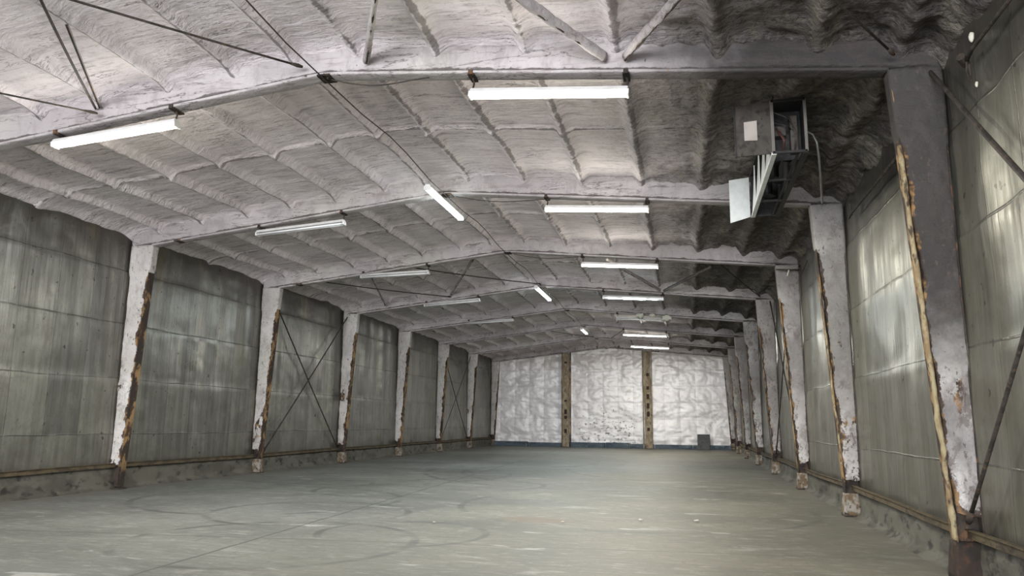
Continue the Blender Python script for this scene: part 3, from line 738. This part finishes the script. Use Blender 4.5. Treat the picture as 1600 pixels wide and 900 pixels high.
# thin rods just under the roof
g = 'thin tie rods under the roof'
def below(x, y, off): return (x, y, float(roofz(x)) - off)
for (a, b_, r, lab) in [
    (below(-9.2, 2.8, .30), below(-5.15, 8.95, .34), .016, 'dark rod at upper left running to the nearest beam beside the ridge cable'),
    (below(-11.8, 3.6, .34), below(-8.5, 8.95, .36), .014, 'dark rod at the far left edge running to the nearest beam'),
    (below(-1.6, 3.0, .34), below(2.50, 8.9, .34), .015, 'dark rod at upper right running to the soot-black end of the nearest beam'),
    (below(-10.95, FY(2) + .15, .36), below(-8.35, FY(3) - .2, .34), .018, 'thin rod left of the foam strut in the braced bay, nearer the left wall'),
    (below(-7.9, FY(2) + .12, .40), below(-4.95, FY(3) - .2, .36), .018, 'thin rod in the braced bay running to the fourth beam at the ridge'),
    (below(1.0, FY(2) + .3, .34), below(2.6, FY(3) - .2, .34), .018, 'thin rod in the braced bay over the right wall columns'),
    (below(-6.9, FY(5) + .2, .35), below(-5.07, FY(6) - .2, .35), .018, 'thin rod in the farthest braced bay left of the ridge'),
    (below(-4.0, FY(6) - .2, .35), below(-2.8, FY(5) + .3, .35), .018, 'thin rod in the farthest braced bay right of the ridge')]:
    rod(a, b_, r, lab, g, 'tie_rod')
# diagonal struts wrapped in foam
def strut(a, b_, r, lab, mat='beam_foam'):
    a = Vector(a); b_ = Vector(b_); L = (b_ - a).length; n = max(12, int(L / .06))
    root = empty('foam_strut', tuple(a), lab, 'strut', 'foam-wrapped diagonal struts under the roof')
    t = np.linspace(0, 1, n); K = 14; an = np.linspace(0, 2 * math.pi, K, endpoint=False)
    C = np.array(a)[None] + (np.array(b_) - np.array(a))[None] * t[:, None]
    d = (b_ - a).normalized(); sd = np.array(d.cross(Vector((0, 0, 1))).normalized()); upv = np.array(Vector(sd).cross(d))
    T = np.repeat(t[:, None], K, 1); A = np.repeat(an[None], n, 0); seed = int(abs(a.x) * 37) % 90
    rr = r * (1 + .35 * fbm(T * L * 2.2, np.cos(A) + seed, 3, seed) + .25 * fbm(T * L * 7, np.sin(A) * 2, 2, seed + 1))
    ex = np.where(np.sin(A) < 0, 1.25, .9)
    P = C[:, None] + sd[None, None] * (np.cos(A) * rr * .75)[..., None] + upv[None, None] * (np.sin(A) * rr * ex)[..., None]
    loft('foam_wrap', P, M[mat], root, {'wear': np.zeros((n, K))})
    q = [a.lerp(b_, i / 6) - Vector((0, 0, r * 1.05)) for i in range(7)]
    MB().tube(q, .014, 6).build('angle_edge', M['dark_steel'], root)
    return root
yb = FY(0) - .16
strut(below(-.62, yb, .25), below(.55, 6.6, .30), .065, 'foam-wrapped strut at top right leaning right, one of a pair meeting on the nearest beam')
strut(below(-.88, yb, .25), below(-2.3, 6.6, .20), .065, 'foam-wrapped strut at top centre leaning left, meeting its pair on the nearest beam')
strut(below(-4.2, yb, .26), below(-3.1, 6.9, .18), .055, 'short foam-wrapped strut just right of the ridge, above the nearest beam')
rod(below(-8.62, yb + .02, .22), below(-6.9, 6.0, .15), .018, 'thin bent rod at upper left ending on the nearest beam', 'thin tie rods under the roof', 'tie_rod')
strut(below(-8.55, yb + .02, .20), below(-7.45, 7.2, .10), .022, 'slim foam-wrapped strut at upper left beside the bent rod')
strut(below(-8.35, FY(3) - .2, .24), below(-5.9, FY(2) + .3, .24), .05, 'foam-wrapped strut in the braced bay left of the ridge')
strut(below(-10.9, FY(3) - .25, .28), below(-9.3, FY(2) + .3, .28), .04, 'foam-wrapped strut in the braced bay above the left wall cross-brace')
strut(below(-.72, FY(3) - .2, .32), below(-2.1, FY(2) + .9, .30), .05, 'foam-wrapped strut in the braced bay right of the ridge, leaning left')
strut(below(-.58, FY(3) - .2, .34), below(.85, FY(2) + .6, .42), .04, 'dark foam-wrapped strut in the braced bay right of the ridge, leaning right', 'rod')

# pipes, hooks and foam lumps on the right wall
b = MB().tube([(XR - .12, 3.2, 5.40), (XR - .12, 7.9, 5.38), (XR - .10, 8.1, 5.36)], .022, 8)
root = empty('wall_pipe', (XR, 8.1, 5.37), 'dark pipe ending in a hook at upper right on the nearest wall bay', 'pipe')
b.build('pipe', M['rod'], root, smooth=True)
MB().tube([(XR - .10, 8.12, 5.37), (XR - .12, 8.08, 5.22), (XR - .13, 8.0, 5.08), (XR - .14, 7.94, 5.12), (XR - .13, 7.98, 5.25)], .011, 6).build('wire_hook', M['rod'], root)
MB().tube([(XR - .08, 8.2, 5.36), (XR - .16, 8.1, 5.40)], .045, 10).build('collar', M['dark_steel'], root)
root = empty('wall_pipe', (XR, 13.9, 5.3), 'dark pipe with hook on the right wall between the first two columns', 'pipe')
MB().tube([(XR - .12, 9.6, 5.24), (XR - .12, 13.7, 5.26), (XR - .10, 13.95, 5.25)], .022, 8).build('pipe', M['rod'], root, smooth=True)
MB().tube([(XR - .1, 13.75, 5.25), (XR - .12, 13.72, 5.45)], .02, 8).build('wire_hook', M['rod'], root)
root = empty('wall_pipe', (XR, 20.2, 5.6), 'short dark bracket bar sticking out of the right wall near the third column', 'pipe')
MB().tube([(XR - .03, 20.3, 5.58), (XR - .62, 20.25, 5.60)], .02, 8).build('pipe', M['rod'], root, smooth=True)
MB().tube([(XR - .3, 20.27, 5.58), (XR - .35, 20.25, 5.42)], .015, 8).build('wire_hook', M['tan_foam'], root)
MB().tube([(XR - .04, 19.0, 5.55), (XR - .08, 19.9, 5.35)], .015, 8).build('stay', M['rod'], root)
def lump(x, y, z, r, lab):
    n, K = 10, 14; th = np.linspace(.05, math.pi - .05, n); ph = np.linspace(0, 2 * math.pi, K, endpoint=False)
    T, Pp = np.meshgrid(th, ph, indexing='ij'); rr = r * (1 + .35 * fbm(T * 1.5 + x, Pp * 1.2 + y * 3, 3, 5))
    o = loft('foam_lump', np.stack([x + .6 * rr * np.sin(T) * np.cos(Pp), y + .8 * rr * np.sin(T) * np.sin(Pp), z + 1.3 * rr * np.cos(T)], -1), M['tan_foam'], None)
    return tag(o, lab, 'foam lump', 'foam lumps on the right wall')
lump(XR - .03, 8.12, 5.62, .042, 'cream foam lump at upper right, above the hook on the right wall')
lump(XR - .02, 8.14, 5.10, .024, 'small cream foam lump under the hook at upper right')

# ------------------------------------------------------------------ hanging evaporator cooler
hx0, hx1, hy0, hy1, hz0, hz1 = 1.33, 1.80, 10.7, 14.1, 5.40, 6.19
root = empty('evaporator_cooler', ((hx0 + hx1) / 2, hy0, hz0), 'long grimy cooler unit hanging from the roof at upper right, doors open', 'cooler unit')
t = .015
MB().box((hx0, hy0, hz1 - t), (hx1, hy1, hz1)).build('top_panel', M['casing_dark'], root)
MB().box((hx1 - t, hy0, hz0), (hx1, hy1, hz1 - t)).build('side_panel', M['casing_dark'], root)
MB().box((hx0, hy1 - t, hz0), (hx1 - t, hy1, hz1 - t)).build('back_panel', M['casing_dark'], root)
MB().box((hx0 + .02, hy0 + .42, hz0 + .03), (hx1 - t, hy0 + .435, hz1 - t)).build('bulkhead', M['casing_dark'], root)
# worn front frame
for lo, hi in (((hx0 - .01, hz0), (hx0 + .035, hz1)), ((hx1 - .03, hz0), (hx1 + .01, hz1)), ((hx0, hz0 - .012), (hx1, hz0 + .025)), ((hx0, hz1 - .03), (hx1, hz1 + .012))):
    MB().box((lo[0], hy0 - .02, lo[1]), (hi[0], hy0 + .015, hi[1])).build('frame_bar', M['edge_steel'] if lo[0] != hx0 else M['casing_dark'], root, bevel=.003)
# wiring in the open end compartment
for i, (x0, z0, x1, z1, mt) in enumerate([(1.40, 6.10, 1.60, 5.95, 'rod'), (1.38, 5.95, 1.62, 5.83, 'casing_dark'), (1.42, 5.85, 1.50, 5.50, 'wire_red'), (1.46, 5.80, 1.53, 5.48, 'rod'), (1.60, 6.0, 1.66, 5.5, 'rod')]):
    MB().tube([(x0, hy0 + .20, z0), ((x0 + x1) / 2 + .05, hy0 + .12, (z0 + z1) / 2 - .05), (x1, hy0 + .22, z1)], .010, 6).build('wire', M[mt], root, smooth=True)
MB().box((1.40, hy0 + .25, 5.75), (1.56, hy0 + .41, 5.90)).build('relay_box', M['grime_steel'], root, bevel=.008)
MB().box((1.62, hy0 + .25, 5.50), (1.72, hy0 + .41, 6.05)).build('terminal_strip', M['grime_steel'], root, bevel=.008)
# open access door, hinged on the left front edge
dy = hy0 + .03
door = MB().hexa([(.82, dy - .06, hz0 - .03), (hx0 - .01, dy - .02, hz0), (hx0 - .01, dy, hz0), (.82, dy - .04, hz0 - .03), (.82, dy - .06, hz1 - .06), (hx0 - .01, dy - .02, hz1), (hx0 - .01, dy, hz1), (.82, dy - .04, hz1 - .06)]).build('access_door', M['grime_steel'], root)
def sub(o, par):
    o.parent = par; o.location = (0, 0, 0); return o
lbl = MB().hexa([(.95 - root.location.x, -.070 + .03, .20), (1.13 - root.location.x, -.055 + .03, .20), (1.13 - root.location.x, -.045 + .03, .20), (.95 - root.location.x, -.060 + .03, .20),
                 (.95 - root.location.x, -.070 + .03, .48), (1.13 - root.location.x, -.055 + .03, .50), (1.13 - root.location.x, -.045 + .03, .50), (.95 - root.location.x, -.060 + .03, .48)])
sub(lbl.build('paper_label', M['paper']), door)
eb = MB()
rx = root.location.x
eb.box((.815 - rx, -.045, -.04), (.835 - rx, -.005, hz1 - .06 - hz0)); 
sub(eb.build('door_edge', M['casing_dark']), door)
# underside: open bays with cross bars, white rail on the left and dark rail on the right
MB().box((hx0 - .015, hy0, hz0 - .02), (hx0 + .055, hy1, hz0 + .015)).build('white_rail', M['white_metal'], root, bevel=.004)
MB().box((hx1 - .07, hy0, hz0 - .02), (hx1 + .01, hy1, hz0 + .01)).build('bottom_rail', M['casing_dark'], root, bevel=.004)
MB().box((hx1 - .13, hy0 + .1, hz0 + .0), (hx1 - .10, hy1, hz0 + .02)).build('bottom_rail', M['casing_dark'], root)
for yy in (hy0 + 1.25, hy0 + 2.4, hy1 - .06):
    MB().box((hx0 + .05, yy, hz0 - .01), (hx1 - .07, yy + .05, hz0 + .02)).build('cross_bar', M['casing_dark'], root)
for i, yy in enumerate((hy0 + .9, hy0 + 2.0, hy0 + 2.95)):      # coil fan motors inside
    b = MB().tube([(1.57, yy, hz0 + .22), (1.57, yy, hz0 + .30), (1.57, yy, hz0 + .48)], [.05, .09, .09], 14)
    for q in range(4):
        an = q * math.pi / 2 + .4; c, s_ = math.cos(an), math.sin(an)
        b.hexa([(1.57 + c * .04 - s_ * .05, yy + s_ * .04 + c * .05, hz0 + .20), (1.57 + c * .18 - s_ * .06, yy + s_ * .18 + c * .06, hz0 + .20), (1.57 + c * .18 + s_ * .06, yy + s_ * .18 - c * .06, hz0 + .24), (1.57 + c * .04 + s_ * .05, yy + s_ * .04 - c * .05, hz0 + .24),
                (1.57 + c * .04 - s_ * .05, yy + s_ * .04 + c * .05, hz0 + .206), (1.57 + c * .18 - s_ * .06, yy + s_ * .18 + c * .06, hz0 + .206), (1.57 + c * .18 + s_ * .06, yy + s_ * .18 - c * .06, hz0 + .246), (1.57 + c * .04 + s_ * .05, yy + s_ * .04 - c * .05, hz0 + .246)])
    b.build('fan', M['casing_dark'], root)
# white tapering baffles on the left side
for (y0, y1) in ((11.05, 11.75), (11.75, 12.55), (12.55, 13.35), (13.35, 14.05)):
    b = MB(); n = 10
    for i in range(n):
        ta, tb = i / n, (i + 1) / n
        wa = .50 * (1 - ta) ** 1.6 + .05; wb_ = .50 * (1 - tb) ** 1.6 + .05
        za = hz0 + .02 + ta * .72; zb_ = hz0 + .02 + tb * .72
        b.hexa([(hx0, y0, za), (hx0 + .012, y0, za), (hx0 + .012, y0 + (y1 - y0) * wa * 1.8, za), (hx0, y0 + (y1 - y0) * wa * 1.8, za),
                (hx0, y0, zb_), (hx0 + .012, y0, zb_), (hx0 + .012, y0 + (y1 - y0) * wb_ * 1.8, zb_), (hx0, y0 + (y1 - y0) * wb_ * 1.8, zb_)])
    b.build('baffle', M['white_metal'], root)
# back door swung out to the left
MB().hexa([(.94, hy1 - .02, hz0 - .11), (hx0 - .02, hy1 + .08, hz0 + .02), (hx0 - .02, hy1 + .095, hz0 + .02), (.94, hy1 - .005, hz0 - .11), (.94, hy1 - .02, hz1 - .07), (hx0 - .02, hy1 + .08, hz1), (hx0 - .02, hy1 + .095, hz1), (.94, hy1 - .005, hz1 - .07)]).build('white_door', M['white_metal'], root)
for (x, y) in ((hx0 + .05, hy0 + .15), (hx1 - .05, hy0 + .15), (hx0 + .05, hy1 - .2), (hx1 - .05, hy1 - .2)):
    MB().tube([(x, y, hz1 - .01), (x, y, float(roofz(x)) + .0)], .012, 6).build('hanger_rod', M['rod'], root)
# curved conduit from the cooler to the second right column
pts = [(1.80, 11.3, 6.10), (1.92, 11.45, 6.12), (2.02, 11.55, 6.02), (2.08, 11.7, 5.85), (2.2, 12.3, 5.78), (2.5, 13.9, 5.66), (2.62, 14.55, 5.74), (2.66, 14.72, 5.82)]
pts = [(1.79, 10.95, 6.02), (1.86, 11.0, 6.03), (1.95, 11.1, 5.99), (2.01, 11.2, 5.90), (2.04, 11.35, 5.72), (2.06, 11.45, 5.45), (2.09, 11.6, 5.10)]
pts = [(1.79, 11.6, 6.05), (1.93, 11.62, 6.06), (2.04, 11.64, 6.0), (2.10, 11.68, 5.88), (2.13, 11.75, 5.66), (2.22, 12.2, 5.44), (2.52, 13.85, 5.53), (2.70, 14.75, 5.80)]
tag(MB().tube(pts, .02, 8).build('conduit', M['conduit'], smooth=True), 'thin grey conduit curving down from the cooler to the right wall column', 'conduit')

# peeling foam above the broken light
lump_pts = [(-1.75, FY(4) - .16, 6.10, .12), (-.62, FY(4) - .16, 5.98, .13), (-1.2, FY(4) - .16, 6.10, .08)]
for (x, y, z, r), lab in zip(lump_pts, ['pale torn foam flap above the middle of the broken light', 'pale torn foam flap at the right end of the broken light', 'small pale torn foam flap above the broken light']):
    n, K = 10, 14; th = np.linspace(.05, math.pi - .05, n); ph = np.linspace(0, 2 * math.pi, K, endpoint=False)
    T, Pp = np.meshgrid(th, ph, indexing='ij'); rr = r * (.75 + 1.3 * fbm(T * 2.4 + x * 3, Pp * 1.7, 4, 8, .7))
    tag(loft('foam_flap', np.stack([x + 1.9 * rr * np.sin(T) * np.cos(Pp), y + .35 * rr * np.sin(T) * np.sin(Pp), z + rr * np.cos(T)], -1), M['tan_foam'], None), lab, 'foam flap', 'torn foam over the broken light')

# few chips of rubble on the slab
for (x, y, r, lab) in [(-.75, 13.0, .028, 'pale chip lying on the floor, right of the brown spill'), (.15, 13.2, .03, 'pale chip lying on the floor toward the right wall'), (-1.95, 12.35, .024, 'small brown chip at the edge of the brown spill'), (-3.9, 11.7, .02, 'small chip on the floor left of the brown spill')]:
    n, K = 7, 9; th = np.linspace(.08, math.pi - .08, n); ph = np.linspace(0, 2 * math.pi, K, endpoint=False)
    T, Pp = np.meshgrid(th, ph, indexing='ij'); rr = r * (1 + .6 * fbm(T * 1.4 + x * 5, Pp * 1.1 + y, 2, 12))
    tag(loft('concrete_chip', np.stack([x + 1.3 * rr * np.sin(T) * np.cos(Pp), y + rr * np.sin(T) * np.sin(Pp), .012 + .4 * r + .45 * rr * np.cos(T)], -1), M['chip'], None), lab, 'chip', 'loose chips on the floor')
